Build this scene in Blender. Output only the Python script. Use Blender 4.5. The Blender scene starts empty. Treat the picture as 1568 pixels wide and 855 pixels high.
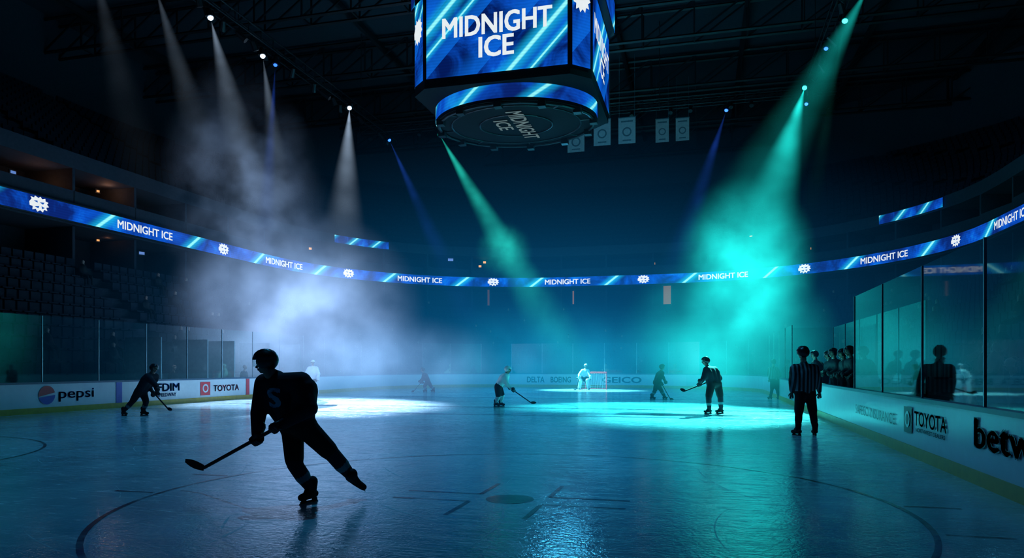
import bpy, bmesh, math, random
import numpy as np
from mathutils import Vector, Matrix, Quaternion
from mathutils.bvhtree import BVHTree
random.seed(7); np.random.seed(7)
scn = bpy.context.scene
scn.view_settings.view_transform = 'Standard'
scn.view_settings.look = 'None'
COL = scn.collection
YAW = math.radians(14.8); S_, C_ = math.sin(YAW), math.cos(YAW)
HC = 1.65; FPX = 1100.0; HY = 561.0
FWD = Vector((-S_, C_, 0)); RGT = Vector((C_, S_, 0)); UP = Vector((0, 0, 1))

def W(px, py, d):
    lat = (px-784)/FPX*d
    return Vector((-S_*d+C_*lat, C_*d+S_*lat, HC+d*(HY-py)/FPX))

# ------------------------------------------------------------------ nodes
class NT:
    def __init__(s, name):
        s.m = bpy.data.materials.new(name); s.m.use_nodes = True
        s.t = s.m.node_tree; s.t.nodes.clear()
        s.out = s.t.nodes.new('ShaderNodeOutputMaterial')
    def n(s, typ, **kw):
        nd = s.t.nodes.new(typ)
        for k, v in kw.items(): setattr(nd, k, v)
        return nd
    def put(s, sock, v):
        if isinstance(v, bpy.types.NodeSocket): s.t.links.new(v, sock)
        elif isinstance(v, (tuple, list)) and len(v) == 3 and sock.type == 'RGBA': sock.default_value = (*v, 1)
        else: sock.default_value = v
    def math(s, op, a, b=0.0, clamp=False):
        nd = s.n('ShaderNodeMath', operation=op); nd.use_clamp = clamp
        s.put(nd.inputs[0], a); s.put(nd.inputs[1], b); return nd.outputs[0]
    def mix(s, f, a, b):
        nd = s.n('ShaderNodeMix', data_type='RGBA')
        s.put(nd.inputs[0], f); s.put(nd.inputs[6], a); s.put(nd.inputs[7], b); return nd.outputs[2]
    def noise(s, vec, scale, detail=3, rough=.5, dist=0):
        nd = s.n('ShaderNodeTexNoise'); s.put(nd.inputs['Vector'], vec)
        nd.inputs['Scale'].default_value = scale; nd.inputs['Detail'].default_value = detail
        nd.inputs['Roughness'].default_value = rough; nd.inputs['Distortion'].default_value = dist
        return nd.outputs[0]
    def ss(s, v, a, b):
        nd = s.n('ShaderNodeMapRange', interpolation_type='SMOOTHSTEP')
        s.put(nd.inputs[0], v); nd.inputs[1].default_value = a; nd.inputs[2].default_value = b
        return nd.outputs[0]
    def coord(s, k='Object'): return s.n('ShaderNodeTexCoord').outputs[k]
    def pos(s): return s.n('ShaderNodeNewGeometry').outputs['Position']
    def sep(s, v):
        nd = s.n('ShaderNodeSeparateXYZ'); s.put(nd.inputs[0], v); return nd.outputs
    def surf(s, sh): s.t.links.new(sh, s.out.inputs['Surface'])

def pmat(name, col, rough=.6, metal=0., var=.25, nscale=6., emis=None, es=0., spec=.5):
    t = NT(name); p = t.n('ShaderNodeBsdfPrincipled')
    nz = t.noise(t.coord('Object'), nscale, 2)
    c2 = tuple(c*(1-var) for c in col); c3 = tuple(min(1, c*(1+var)) for c in col)
    t.put(p.inputs['Base Color'], t.mix(nz, c2, c3))
    t.put(p.inputs['Roughness'], rough)
    p.inputs['Metallic'].default_value = metal
    p.inputs['Specular IOR Level'].default_value = spec
    if emis: t.put(p.inputs['Emission Color'], emis); p.inputs['Emission Strength'].default_value = es
    t.surf(p.outputs[0]); return t.m

def emat(name, col, st, var=.15, ns=3.):
    t = NT(name); e = t.n('ShaderNodeEmission')
    nz = t.noise(t.coord('Object'), ns, 1)
    t.put(e.inputs[0], t.mix(nz, tuple(c*(1-var) for c in col), col)); e.inputs[1].default_value = st
    t.surf(e.outputs[0]); return t.m

# ------------------------------------------------------------------ object helpers
def link(ob, parent=None):
    COL.objects.link(ob)
    if parent is not None: ob.parent = parent
    return ob
def mk(name, verts, faces, mats, parent=None, smooth=False, midx=None, uv=None):
    me = bpy.data.meshes.new(name); me.from_pydata([tuple(v) for v in verts], [], faces)
    for m in (mats if isinstance(mats, (list, tuple)) else [mats]): me.materials.append(m)
    if midx is not None: me.polygons.foreach_set('material_index', midx)
    if smooth: me.polygons.foreach_set('use_smooth', [True]*len(me.polygons))
    if uv is not None:
        l = me.uv_layers.new(name='UVMap')
        arr = np.array([uv[lp.vertex_index] for lp in me.loops], dtype=np.float32).ravel()
        l.data.foreach_set('uv', arr)
    me.update()
    return link(bpy.data.objects.new(name, me), parent)
def empty(name, loc=(0, 0, 0)):
    e = bpy.data.objects.new(name, None); e.location = loc; e.empty_display_size = .2
    COL.objects.link(e); return e
BF = [(0,1,3,2),(4,6,7,5),(0,4,5,1),(2,3,7,6),(0,2,6,4),(1,5,7,3)]
class Geo:
    """accumulates geometry into one mesh"""
    def __init__(s): s.v = []; s.f = []; s.mi = []
    def box(s, c, hx, hy, hz, mi=0):
        c = Vector(c); hx, hy, hz = Vector(hx), Vector(hy), Vector(hz); b = len(s.v)
        for i in (-1, 1):
            for j in (-1, 1):
                for k in (-1, 1): s.v.append(c+hx*i+hy*j+hz*k)
        for f in BF: s.f.append(tuple(b+i for i in f)); s.mi.append(mi)
    def abox(s, x0, x1, y0, y1, z0, z1, mi=0):
        s.box(((x0+x1)/2, (y0+y1)/2, (z0+z1)/2), ((x1-x0)/2, 0, 0), (0, (y1-y0)/2, 0), (0, 0, (z1-z0)/2), mi)
    def tube(s, a, b, ra, rb=None, n=8, mi=0):
        a, b = Vector(a), Vector(b); rb = ra if rb is None else rb
        d = (b-a).normalized(); u = d.orthogonal().normalized(); w = d.cross(u); o = len(s.v)
        for p, r in ((a, ra), (b, rb)):
            for i in range(n):
                t = 2*math.pi*i/n; s.v.append(p+u*r*math.cos(t)+w*r*math.sin(t))
        for i in range(n):
            j = (i+1) % n; s.f.append((o+i, o+j, o+n+j, o+n+i)); s.mi.append(mi)
        s.f.append(tuple(o+i for i in range(n))[::-1]); s.mi.append(mi)
        s.f.append(tuple(o+n+i for i in range(n))); s.mi.append(mi)
    def capsule(s, a, b, ra, rb, n=12, mi=0):
        a, b = Vector(a), Vector(b); L = (b-a).length
        d = (b-a).normalized() if L > 1e-6 else Vector((0, 0, 1))
        u = d.orthogonal().normalized(); w = d.cross(u); o = len(s.v)
        prof = [(-ra*math.cos(t), ra*math.sin(t)) for t in np.linspace(.25, math.pi/2, 4)] + \
               [(L+rb*math.sin(t), rb*math.cos(t)) for t in np.linspace(0, math.pi/2-.25, 4)]
        s.v.append(a-d*ra)
        for x, r in prof:
            for i in range(n):
                t = 2*math.pi*i/n; s.v.append(a+d*x+u*r*math.cos(t)+w*r*math.sin(t))
        s.v.append(b+d*rb); e = len(s.v)-1
        for i in range(n):
            j = (i+1) % n
            s.f.append((o, o+1+j, o+1+i)); s.mi.append(mi)
            for k in range(len(prof)-1):
                q = o+1+k*n; s.f.append((q+i, q+j, q+n+j, q+n+i)); s.mi.append(mi)
            q = o+1+(len(prof)-1)*n
            s.f.append((q+i, q+j, e)); s.mi.append(mi)
    def make(s, name, mats, parent=None, smooth=False):
        return mk(name, s.v, s.f, mats, parent, smooth, s.mi)

def remesh_mesh(name, caps, mats, vox, smooth_it=4):
    """caps: (a,b,ra,rb,mi) -> one continuous skin; materials by nearest limb"""
    g = Geo()
    for a, b, ra, rb, mi in caps: g.capsule(a, b, ra, rb)
    ob = g.make('tmp', [])
    m = ob.modifiers.new('r', 'REMESH'); m.mode = 'VOXEL'; m.voxel_size = vox; m.use_smooth_shade = True
    m = ob.modifiers.new('s', 'SMOOTH'); m.factor = .5; m.iterations = smooth_it
    dg = bpy.context.evaluated_depsgraph_get()
    me = bpy.data.meshes.new_from_object(ob.evaluated_get(dg), depsgraph=dg); me.name = name
    om = ob.data; bpy.data.objects.remove(ob); bpy.data.meshes.remove(om)
    me.materials.clear()
    for mm in mats: me.materials.append(mm)
    n = len(me.polygons); c = np.zeros(n*3); me.polygons.foreach_get('center', c); c = c.reshape(-1, 3)
    best = np.full(n, 1e9); idx = np.zeros(n, dtype=np.int32)
    for a, b, ra, rb, mi in caps:
        a = np.array(a); b = np.array(b); ab = b-a; L2 = max(1e-9, ab@ab)
        t = np.clip((c-a)@ab/L2, 0, 1)
        dd = np.linalg.norm(c-(a+t[:, None]*ab), axis=1)-(ra+(rb-ra)*t)
        k = dd < best; best[k] = dd[k]; idx[k] = mi
    me.polygons.foreach_set('material_index', idx)
    me.polygons.foreach_set('use_smooth', [True]*n)
    me.update(); return me

def text_data(body, w, h, bold=.02):
    cu = bpy.data.curves.new('t', 'FONT'); cu.body = body; cu.size = 1; cu.resolution_u = 3
    ob = bpy.data.objects.new('t', cu); COL.objects.link(ob)
    dg = bpy.context.evaluated_depsgraph_get(); dg.update()
    me = bpy.data.meshes.new_from_object(ob.evaluated_get(dg), depsgraph=dg)
    v0 = np.array([tuple(x.co) for x in me.vertices])[:, :2]; f0 = [tuple(p.vertices) for p in me.polygons]
    bpy.data.objects.remove(ob); bpy.data.curves.remove(cu); bpy.data.meshes.remove(me)
    # heavier weight: union of slightly shifted copies
    v = []; f = []; k = 0
    offs = [(0, 0)] if bold <= 0 else [(a*bold, b*bold) for a, b in ((-1, -.6), (-1, .6), (1, -.6), (1, .6), (0, 0))]
    for a, b in offs:
        v.append(v0+np.array((a, b))); f += [tuple(i+k for i in q) for q in f0]; k += len(v0)
    v = np.vstack(v)
    mn, mx = v.min(0), v.max(0); v = v-(mn+mx)/2
    v[:, 0] *= w/(mx[0]-mn[0]); v[:, 1] *= h/(mx[1]-mn[1])
    return v, f
def text_on(name, body, c, xd, yd, w, h, mat, parent=None, bold=.02):
    v, f = text_data(body, w, h, bold); c = Vector(c); xd = Vector(xd); yd = Vector(yd)
    return mk(name, [c+xd*float(a)+yd*float(b) for a, b in v], f, mat, parent)

# ------------------------------------------------------------------ outlines
def rr(x0, x1, y0, y1, r, nc=14, ns=14):
    p = []
    def side(a, b):
        for i in range(ns): p.append((a[0]+(b[0]-a[0])*i/ns, a[1]+(b[1]-a[1])*i/ns))
    def corner(cx, cy, a0):
        for i in range(nc):
            a = a0-math.pi/2*i/nc; p.append((cx+r*math.cos(a), cy+r*math.sin(a)))
    side((x0, y0+r), (x0, y1-r)); corner(x0+r, y1-r, math.pi)
    side((x0+r, y1), (x1-r, y1)); corner(x1-r, y1-r, math.pi/2)
    side((x1, y1-r), (x1, y0+r)); corner(x1-r, y0+r, 0)
    side((x1-r, y0), (x0+r, y0)); corner(x0+r, y0+r, -math.pi/2)
    return np.array(p)
XL, XR, YN, YF = -22.3, 3.7, -3.0, 55.0
def rink(o): return rr(XL-o, XR+o, YN-o, YF+o, 8.5+o)
def bowl(o): return rr(-30.5-o, 15.6+o, -14-o, 64.4+o, 19+o)
def arclen(p):
    q = np.vstack([p, p[:1]]); return np.concatenate([[0], np.cumsum(np.linalg.norm(np.diff(q, axis=0), axis=1))])
def at(p, L, s):
    s = s % L[-1]; i = int(np.searchsorted(L, s, side='right')-1); i = min(i, len(p)-1)
    a = p[i]; b = p[(i+1) % len(p)]; t = (s-L[i])/(L[i+1]-L[i]+1e-9); d = (b-a)/np.linalg.norm(b-a)
    return a+(b-a)*t, d
def loft(name, rings, mat, parent=None, midx=None, smooth=True, close=False):
    n = len(rings[0][0]); v = []; uv = []
    vv = 0
    for k, (p, z) in enumerate(rings):
        L = arclen(p)
        if k: vv += math.hypot(np.linalg.norm(rings[k][0][0]-rings[k-1][0][0]), rings[k][1]-rings[k-1][1])
        for i in range(n): v.append((p[i][0], p[i][1], z)); uv.append((L[i], vv))
    f = []; mi = []; K = len(rings)
    for k in range(K if close else K-1):
        for i in range(n):
            j = (i+1) % n; k2 = (k+1) % K
            f.append((k*n+i, k*n+j, k2*n+j, k2*n+i)); mi.append(midx[k] if midx else 0)
    ob = mk(name, v, f, mat, parent, False, mi, uv); return ob
def hit_px(p, px):
    """depth at which the direction px meets outline p (from the origin)"""
    d = FWD+RGT*((px-784)/FPX); best = None
    for i in range(len(p)):
        a = p[i]; e = p[(i+1) % len(p)]-a; den = d.x*e[1]-d.y*e[0]
        if abs(den) < 1e-9: continue
        t = (a[0]*e[1]-a[1]*e[0])/den; u = (a[0]*d.y-a[1]*d.x)/den
        if t > 0 and 0 <= u <= 1: best = t
    return best

# ------------------------------------------------------------------ materials
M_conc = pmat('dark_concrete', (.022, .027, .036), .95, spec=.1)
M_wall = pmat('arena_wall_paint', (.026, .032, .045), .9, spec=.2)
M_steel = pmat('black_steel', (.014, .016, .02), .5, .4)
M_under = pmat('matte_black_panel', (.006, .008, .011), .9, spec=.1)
M_alu = pmat('aluminium', (.25, .3, .32), .35, .9)
M_seat = pmat('seat_plastic', (.008, .012, .022), .75, spec=.15)
M_board = pmat('dasher_white', (.6, .64, .67), .25, var=.06)
M_yellow = pmat('kickplate_yellow', (.5, .33, .02), .35)
M_cap = pmat('board_cap', (.03, .07, .12), .35)
M_bluep = pmat('blue_paint', (.02, .06, .4), .4)
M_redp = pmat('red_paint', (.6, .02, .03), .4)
M_blk = pmat('black_cloth', (.006, .007, .009), .8, spec=.25)
M_navy = pmat('navy_jersey', (.005, .009, .018), .8, spec=.25)
M_navy2 = pmat('navy_sock', (.006, .011, .022), .8, spec=.25)
M_white = pmat('white_jersey', (.65, .67, .7), .7, var=.1)
M_skin = pmat('skin', (.26, .155, .115), .6)
M_glv = pmat('glove_leather', (.008, .01, .015), .55, spec=.3)
M_hel = pmat('helmet_plastic', (.006, .008, .012), .3)
M_helw = pmat('helmet_plastic_white', (.6, .62, .65), .25)
M_eye = pmat('eye', (.02, .02, .02), .2)
M_lip = pmat('lips', (.3, .1, .08), .5)
M_teal = pmat('teal_trim', (.03, .14, .17), .6)
M_crest = pmat('jersey_crest_cloth', (.06, .30, .45), .6)
M_print = pmat('dark_print', (.02, .02, .03), .4)
M_ltxt = emat('led_white', (.9, .97, 1.0), .95)
M_lblue = emat('led_blue', (.01, .12, .6), .8)
M_ltxt2 = emat('led_dim', (.5, .8, .85), .22)
M_warm = emat('warm_lamp', (1, .42, .14), 1.2)

# striped referee shirt
t = NT('referee_stripes'); p = t.n('ShaderNodeBsdfPrincipled'); ps = t.pos()
nd = t.n('ShaderNodeVectorMath', operation='DOT_PRODUCT'); t.put(nd.inputs[0], ps); nd.inputs[1].default_value = RGT
fr = t.math('FRACT', t.math('MULTIPLY', nd.outputs['Value'], 11.))
t.put(p.inputs['Base Color'], t.mix(t.math('GREATER_THAN', fr, .55), (.01, .01, .012), (.24, .27, .29))); p.inputs['Roughness'].default_value = .7
t.surf(p.outputs[0]); M_ref = t.m

# glass
t = NT('rink_glass'); lw = t.n('ShaderNodeLayerWeight'); lw.inputs[0].default_value = .5
tr = t.n('ShaderNodeBsdfTransparent'); tr.inputs[0].default_value = (.86, .93, .93, 1)
gl = t.n('ShaderNodeBsdfGlossy'); gl.inputs['Roughness'].default_value = .03
df = t.n('ShaderNodeBsdfDiffuse'); df.inputs[0].default_value = (.5, .6, .6, 1)
mx = t.n('ShaderNodeMixShader'); mx2 = t.n('ShaderNodeMixShader')
t.put(mx.inputs[0], t.math('ADD', .06, t.math('MULTIPLY', t.math('POWER', lw.outputs['Facing'], 3.), .5)))
t.t.links.new(tr.outputs[0], mx.inputs[1]); t.t.links.new(gl.outputs[0], mx.inputs[2])
nz = t.noise(t.pos(), 1.6, 3, .7)
t.put(mx2.inputs[0], t.math('MULTIPLY', t.ss(nz, .45, .8), .06))
t.t.links.new(mx.outputs[0], mx2.inputs[1]); t.t.links.new(df.outputs[0], mx2.inputs[2]); t.surf(mx2.outputs[0]); M_glass = t.m

# LED artwork
def led_mat(name, period, off, slope, sw, strength, nscale, second=None, dark=False):
    t = NT(name); uv = t.n('ShaderNodeUVMap').outputs[0]; x, y, z = t.sep(uv)
    n1 = t.noise(uv, nscale, 5, .6, .6)
    base = t.mix(t.ss(n1, .38, .64), (.001, .010, .10) if dark else (.003, .018, .16), (.003, .09, .62))
    base = t.mix(t.ss(n1, .58, .75), base, (.008, .26, .8))
    q0 = t.math('SUBTRACT', x, t.math('MULTIPLY', y, slope))
    if dark:  # broad light and dark diagonal facets
        fq = t.math('FRACT', t.math('DIVIDE', q0, period*.41)); base = t.mix(t.math('MULTIPLY', t.ss(fq, .3, .95), .6), base, (.004, .16, .8))
    for o_, w_ in [(off, sw)]+(second or []):
        fr = t.math('ABSOLUTE', t.math('SUBTRACT', t.math('FRACT', t.math('DIVIDE', t.math('SUBTRACT', q0, o_), period)), .5))
        fr = t.math('MULTIPLY', fr, period)
        glow = t.ss(fr, w_*4.5, 0); core = t.ss(fr, w_, w_*.3)
        base = t.mix(t.math('MULTIPLY', glow, .8), base, (.01, .48, .8))
        base = t.mix(core, base, (.3, .97, 1.))
    row = t.math('ADD', .93, t.math('MULTIPLY', t.math('SINE', t.math('MULTIPLY', y, 50.)), .07))
    e = t.n('ShaderNodeEmission'); t.put(e.inputs[0], base); t.put(e.inputs[1], t.math('MULTIPLY', row, strength))
    t.surf(e.outputs[0]); return t.m

# ice
t = NT('ice'); p = t.n('ShaderNodeBsdfPrincipled'); ps = t.pos()
n1 = t.noise(ps, .3, 4, .6); n2 = t.noise(ps, 2.2, 4, .7, 1.5); n3 = t.noise(ps, 18., 2, .6)
mpv = t.n('ShaderNodeMapping'); t.put(mpv.inputs[0], ps); mpv.inputs['Rotation'].default_value = (0, 0, .6); mpv.inputs['Scale'].default_value = (1, 14, 1)
n4 = t.noise(mpv.outputs[0], 1.1, 4, .75, 2.)
scr = t.ss(n4, .55, .64)
bc = t.mix(t.ss(n1, .3, .7), (.20, .33, .40), (.48, .64, .70)); bc = t.mix(t.math('MULTIPLY', scr, .45), bc, (.85, .95, 1.))
t.put(p.inputs['Base Color'], bc)
ro = t.math('ADD', t.math('MULTIPLY', t.ss(n2, .3, .75), .16), .05)
t.put(p.inputs['Roughness'], t.math('ADD', ro, t.math('MULTIPLY', scr, .14)))
p.inputs['Specular IOR Level'].default_value = .9
bp = t.n('ShaderNodeBump'); bp.inputs['Strength'].default_value = .18; bp.inputs['Distance'].default_value = .02
t.put(bp.inputs['Height'], t.math('ADD', t.math('MULTIPLY', scr, .6), t.math('ADD', n3, n2))); t.t.links.new(bp.outputs[0], p.inputs['Normal'])
t.surf(p.outputs[0]); M_ice = t.m
def worn(name, col, lo=.25, k=.7, rough=.15, ns=1.1):
    t = NT(name); p = t.n('ShaderNodeBsdfPrincipled'); tr = t.n('ShaderNodeBsdfTransparent'); mx = t.n('ShaderNodeMixShader')
    p.inputs['Base Color'].default_value = (*col, 1); p.inputs['Roughness'].default_value = rough
    t.put(mx.inputs[0], t.math('ADD', lo, t.math('MULTIPLY', t.ss(t.noise(t.pos(), ns, 3, .7), .3, .6), k)))
    t.t.links.new(tr.outputs[0], mx.inputs[1]); t.t.links.new(p.outputs[0], mx.inputs[2]); t.surf(mx.outputs[0]); return t.m
M_mark = worn('ice_marking', (.035, .04, .07)); M_markb = worn('ice_blue_line', (.08, .14, .3))
M_cut = worn('ice_snow_in_cuts', (.85, .95, 1.), .0, .55, .6, 2.5)

# ------------------------------------------------------------------ floor, ice, boards
mk('floor', [(-60, -40, -.06), (45, -40, -.06), (45, 95, -.06), (-60, 95, -.06)], [(0, 1, 2, 3)], M_conc)
rk = rink(-.01); n = len(rk)
mk('ice_rink_surface', [(a, b, 0) for a, b in rk]+[(-9.3, 26, 0)], [(n, (i+1) % n, i) for i in range(n)], M_ice)
# markings
g = Geo()
def ringmark(cx, cy, r, w=.06, a0=0, a1=2*math.pi, seg=96, z=.004, mi=0):
    for i in range(seg):
        b = len(g.v)
        for aa in (a0+(a1-a0)*i/seg, a0+(a1-a0)*(i+1)/seg):
            for rr_ in (r-w/2, r+w/2): g.v.append((cx+rr_*math.cos(aa), cy+rr_*math.sin(aa), z))
        g.f.append((b, b+1, b+3, b+2)); g.mi.append(mi)
def rect(x0, x1, y0, y1, mi=0, z=.0035):
    b = len(g.v); g.v += [(x0, y0, z), (x1, y0, z), (x1, y1, z), (x0, y1, z)]; g.f.append((b, b+1, b+2, b+3)); g.mi.append(mi)
for cx, cy in ((-2.3, 8.6), (-16.3, 8.6), (-2.3, 46), (-16.3, 46)):
    ringmark(cx, cy, 4.57, .06); ringmark(cx, cy, .15, .3, seg=32)
    for sx in (-1, 1):
        for sy in (-1, 1):
            x = cx+sx*.45; y = cy+sy*.25
            a, b_ = sorted((x, x+sx*1.0)); rect(a, b_, y-.03, y+.03)
            a, b_ = sorted((y, y+sy*.85)); rect(x-.03, x+.03, a, b_)
            xx = cx+sx*4.6; a, b_ = sorted((xx, xx+sx*.6)); rect(a, b_, y+sy*.5-.03, y+sy*.5+.03)
ringmark(-9.3, 27.6, 4.57, .06, mi=1); rect(-22.2, 3.6, 23.3, 23.6, 1); rect(-22.2, 3.6, 27.45, 27.75); rect(-22.2, 3.6, 36, 36.3, 1)
rect(-21, 2.4, 49.9, 49.96)
g.make('ice_markings', [M_mark, M_markb])
g = Geo(); rnd = random.Random(3)
for i in range(420):   # cuts left by skate blades
    y = 4+36*rnd.random()**1.5; x = rnd.uniform(-17, 2.4); r = rnd.uniform(1.2, 7); a0 = rnd.uniform(0, 6.28); ln = rnd.uniform(.5, 2.6)/r
    cx, cy = x-r*math.cos(a0+ln/2), y-r*math.sin(a0+ln/2); w0 = rnd.uniform(.006, .016); seg = 10
    if abs(x+2.5) < 3 and abs(y-8) < 3 and rnd.random() < .3: w0 *= 2
    for k in range(seg):
        b = len(g.v)
        for kk in (k, k+1):
            w_ = w0*math.sin(math.pi*(kk/seg)*.96+.06); a = a0+ln*kk/seg
            for q in (r-w_/2, r+w_/2):
                X_, Y_ = cx+q*math.cos(a), cy+q*math.sin(a); g.v.append((min(max(X_, XL+.3), XR-.1), Y_, .002))
        g.f.append((b, b+1, b+3, b+2)); g.mi.append(0)
g.make('skate_cuts_in_ice', [M_cut])
loft('rink_dasher_boards', [(rink(-.02), -.02), (rink(-.02), .2), (rink(0), .2), (rink(0), 1.02), (rink(-.03), 1.02), (rink(-.03), 1.09), (rink(.14), 1.09), (rink(.14), -.02)],
     [M_board, M_yellow, M_cap], midx=[1, 1, 0, 2, 2, 2, 0])
# glass panes + stanchions
root = empty('rink_glass_wall')
gg = Geo(); gp = Geo(); GT = 3.42
def pane(a, b, z0=1.09, z1=GT):
    a, b = Vector((*a, 0)), Vector((*b, 0)); e = (b-a).normalized()*.012
    o = len(gg.v); gg.v += [a+e+UP*z0, b-e+UP*z0, b-e+UP*z1, a+e+UP*z1]; gg.f.append((o, o+1, o+2, o+3)); gg.mi.append(0)
def post(a, z0=1.09, z1=GT, r=.018): gp.abox(a[0]-r, a[0]+r, a[1]-r, a[1]+r, z0, z1)
rc = rink(.06); RL = arclen(rc); s = 0; prev = None
N = int(RL[-1]/2.42); xr = XR+.06
for k in range(N+1):
    q, d = at(rc, RL, RL[-1]*k/N)
    if prev is not None:
        mid = (prev+q)/2
        if not (mid[0] > xr-.05 and 4.5 < mid[1] < 47.5): pane(prev, q); post(prev)
    prev = q
Y = 19.9
while Y > 5: pane((xr, Y), (xr, Y-2.9)); post((xr, Y)); Y -= 2.9
for k in range(5): pane((xr, 33+k*2.7), (xr, 33+(k+1)*2.7)); post((xr, 33+k*2.7))
# bench enclosure
for y in (19.9, 33.0): pane((xr, y), (5.4, y), .9, 3.3); post((5.4, y), 0, 3.3)
for k in range(5): pane((5.4, 19.9+k*2.62), (5.4, 19.9+(k+1)*2.62), .9, 3.3); post((5.4, 19.9+k*2.62), 0, 3.3)
gg.make('panes', M_glass, root); gp.make('posts', M_alu, root)
# penalty boxes on the left
g = Geo(); root = empty('penalty_box')
for y in (26, 29, 31, 34, 37): g.abox(-24.3, XL-.15, y-.03, y+.03, .0, 2.9)
g.abox(-24.4, -24.3, 26, 37, 0, 1.3); g.abox(-24.1, -23.6, 26.2, 36.8, .42, .5)
g.make('partitions', M_alu, root)
g = Geo(); root = empty('players_bench')
g.abox(4.8, 5.2, 20.2, 32.8, .58, .66); [g.abox(4.95, 5.05, y-.05, y+.05, 0.1, .58) for y in (20.6, 23.6, 26.6, 29.6, 32.4)]
g.abox(3.9, 5.35, 20, 32.9, -.05, .25); g.abox(5.36, 5.44, 20, 32.9, 0, .95)
g.make('seat_and_platform', M_conc, root)

# ------------------------------------------------------------------ seating bowl
root = empty('lower_seating_bowl')
A, B = rink(2.1), bowl(-.4); NR = 11; z0, z1 = .9, 6.6
rings = [(A, -.05), (A, z0)]; seats = Geo()
for k in range(NR):
    ra = A+(B-A)*k/NR; rb = A+(B-A)*(k+1)/NR; za = z0+(z1-z0)*k/NR; zb = z0+(z1-z0)*(k+1)/NR
    rings += [(rb, za), (rb, zb)]
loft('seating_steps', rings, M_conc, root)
crowdpts = []
def put_seats(ra, rb, za, geo, crowdprob):
    L = arclen(rb); s = 0; i = 0
    while s < L[-1]:
        q, d = at(rb, L, s); s += .56; i += 1
        if q[1] < 8 or i % 22 in (0, 1): continue
        inn = Vector((d[1], -d[0], 0)); dv = Vector((d[0], d[1], 0)); c = Vector((q[0], q[1], za))+inn*.14
        geo.box(c+UP*.62, dv*.23, inn*.025, UP*.24)
        geo.box(c+UP*.42+inn*.2, dv*.23, inn*.2, UP*.03)
        if random.random() < crowdprob: crowdpts.append((c+inn*.2, inn))
for k in range(NR):
    ra = A+(B-A)*k/NR; rb = A+(B-A)*(k+1)/NR
    put_seats(ra, rb, z0+(z1-z0)*k/NR, seats, .035)
seats.make('seats', M_seat, root)
# suites and concourse decks
root = empty('suite_level')
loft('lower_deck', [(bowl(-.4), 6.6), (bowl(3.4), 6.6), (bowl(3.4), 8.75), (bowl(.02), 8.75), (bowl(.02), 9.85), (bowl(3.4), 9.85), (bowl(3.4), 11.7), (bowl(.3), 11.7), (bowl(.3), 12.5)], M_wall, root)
g = Geo(); bw = bowl(.25); BL = arclen(bw); s = 0
while s < BL[-1]:
    q, d = at(bw, BL, s); s += 4.1; out = Vector((-d[1], d[0], 0)); dv = Vector((d[0], d[1], 0))
    for za, zb in ((6.6, 8.75), (9.85, 11.7)):
        g.box(Vector((q[0], q[1], (za+zb)/2))+out*1.6, dv*.08, out*1.5, UP*(zb-za)/2)
    g.box(Vector((q[0], q[1], 10.2))+out*.1+dv*2, dv*2, out*.04, UP*.35)
    for m_ in range(4):  # bar stools and counters behind the rail
        g.box(Vector((q[0], q[1], 10.15))+out*1.2+dv*(.5+m_*.9), dv*.2, out*.2, UP*.3)
        g.box(Vector((q[0], q[1], 10.6))+out*1.4+dv*(.5+m_*.9), dv*.2, out*.03, UP*.25)
g.make('partitions', M_wall, root)
root = empty('upper_seating_bowl')
rings = [(bowl(.3), 12.5), (bowl(1.2), 12.5)]; seats = Geo()
for k in range(14): rings += [(bowl(1.2+k+1), 12.5+k*.62), (bowl(1.2+k+1), 12.5+(k+1)*.62)]
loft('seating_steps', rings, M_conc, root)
for k in range(0, 14): put_seats(None, bowl(1.2+k+1), 12.5+k*.62, seats, 0)
seats.make('seats', M_seat, root)
UT = 12.5+14*.62
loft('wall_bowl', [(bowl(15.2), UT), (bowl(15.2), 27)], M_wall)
# ceiling slab and roof steel
mk('ceiling', [(-60, -40, 27), (45, -40, 27), (45, 95, 27), (-60, 95, 27)], [(3, 2, 1, 0)], M_wall)
g = Geo()
def truss(g, a, b, h, w, rch, n):
    a, b = Vector(a), Vector(b); d = (b-a).normalized(); sd = d.cross(UP)*w/2
    ch = [sd, -sd, sd+UP*h, -sd+UP*h]
    for c in ch: g.tube(a+c, b+c, rch, n=5)
    for i in range(n):
        p0 = a+(b-a)*i/n; p1 = a+(b-a)*(i+1)/n
        g.tube(p0+ch[0], p1+ch[2], rch*.6, n=4); g.tube(p0+ch[1], p1+ch[3], rch*.6, n=4)
        g.tube(p0+ch[0], p0+ch[1], rch*.6, n=4); g.tube(p0+ch[0], p0+ch[2], rch*.6, n=4); g.tube(p0+ch[1], p0+ch[3], rch*.6, n=4)
for y in range(6, 80, 9): truss(g, (-46, y, 24.2), (31, y, 24.2), 2.4, 1.2, .12, 22)
for x in range(-42, 30, 9): g.abox(x-.15, x+.15, 0, 80, 26.2, 26.6); 
g.make('roof_trusses', M_steel)
g = Geo()
truss(g, (-25.1, 15, 20.6), (-25.1, 56, 20.6), .6, .6, .05, 34)
truss(g, (7.1, 15, 20.6), (7.1, 56, 20.6), .6, .6, .05, 34)
truss(g, (-27, 53.8, 20.6), (9, 53.8, 20.6), .6, .6, .05, 30)
for x, y in ((-25.1, 20), (-25.1, 35), (-25.1, 50), (7.1, 20), (7.1, 35), (7.1, 50), (-15, 53.8), (-3, 53.8)): g.tube((x, y, 21), (x, y, 27), .03, n=5)
g.make('lighting_rig_truss', M_steel)

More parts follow.
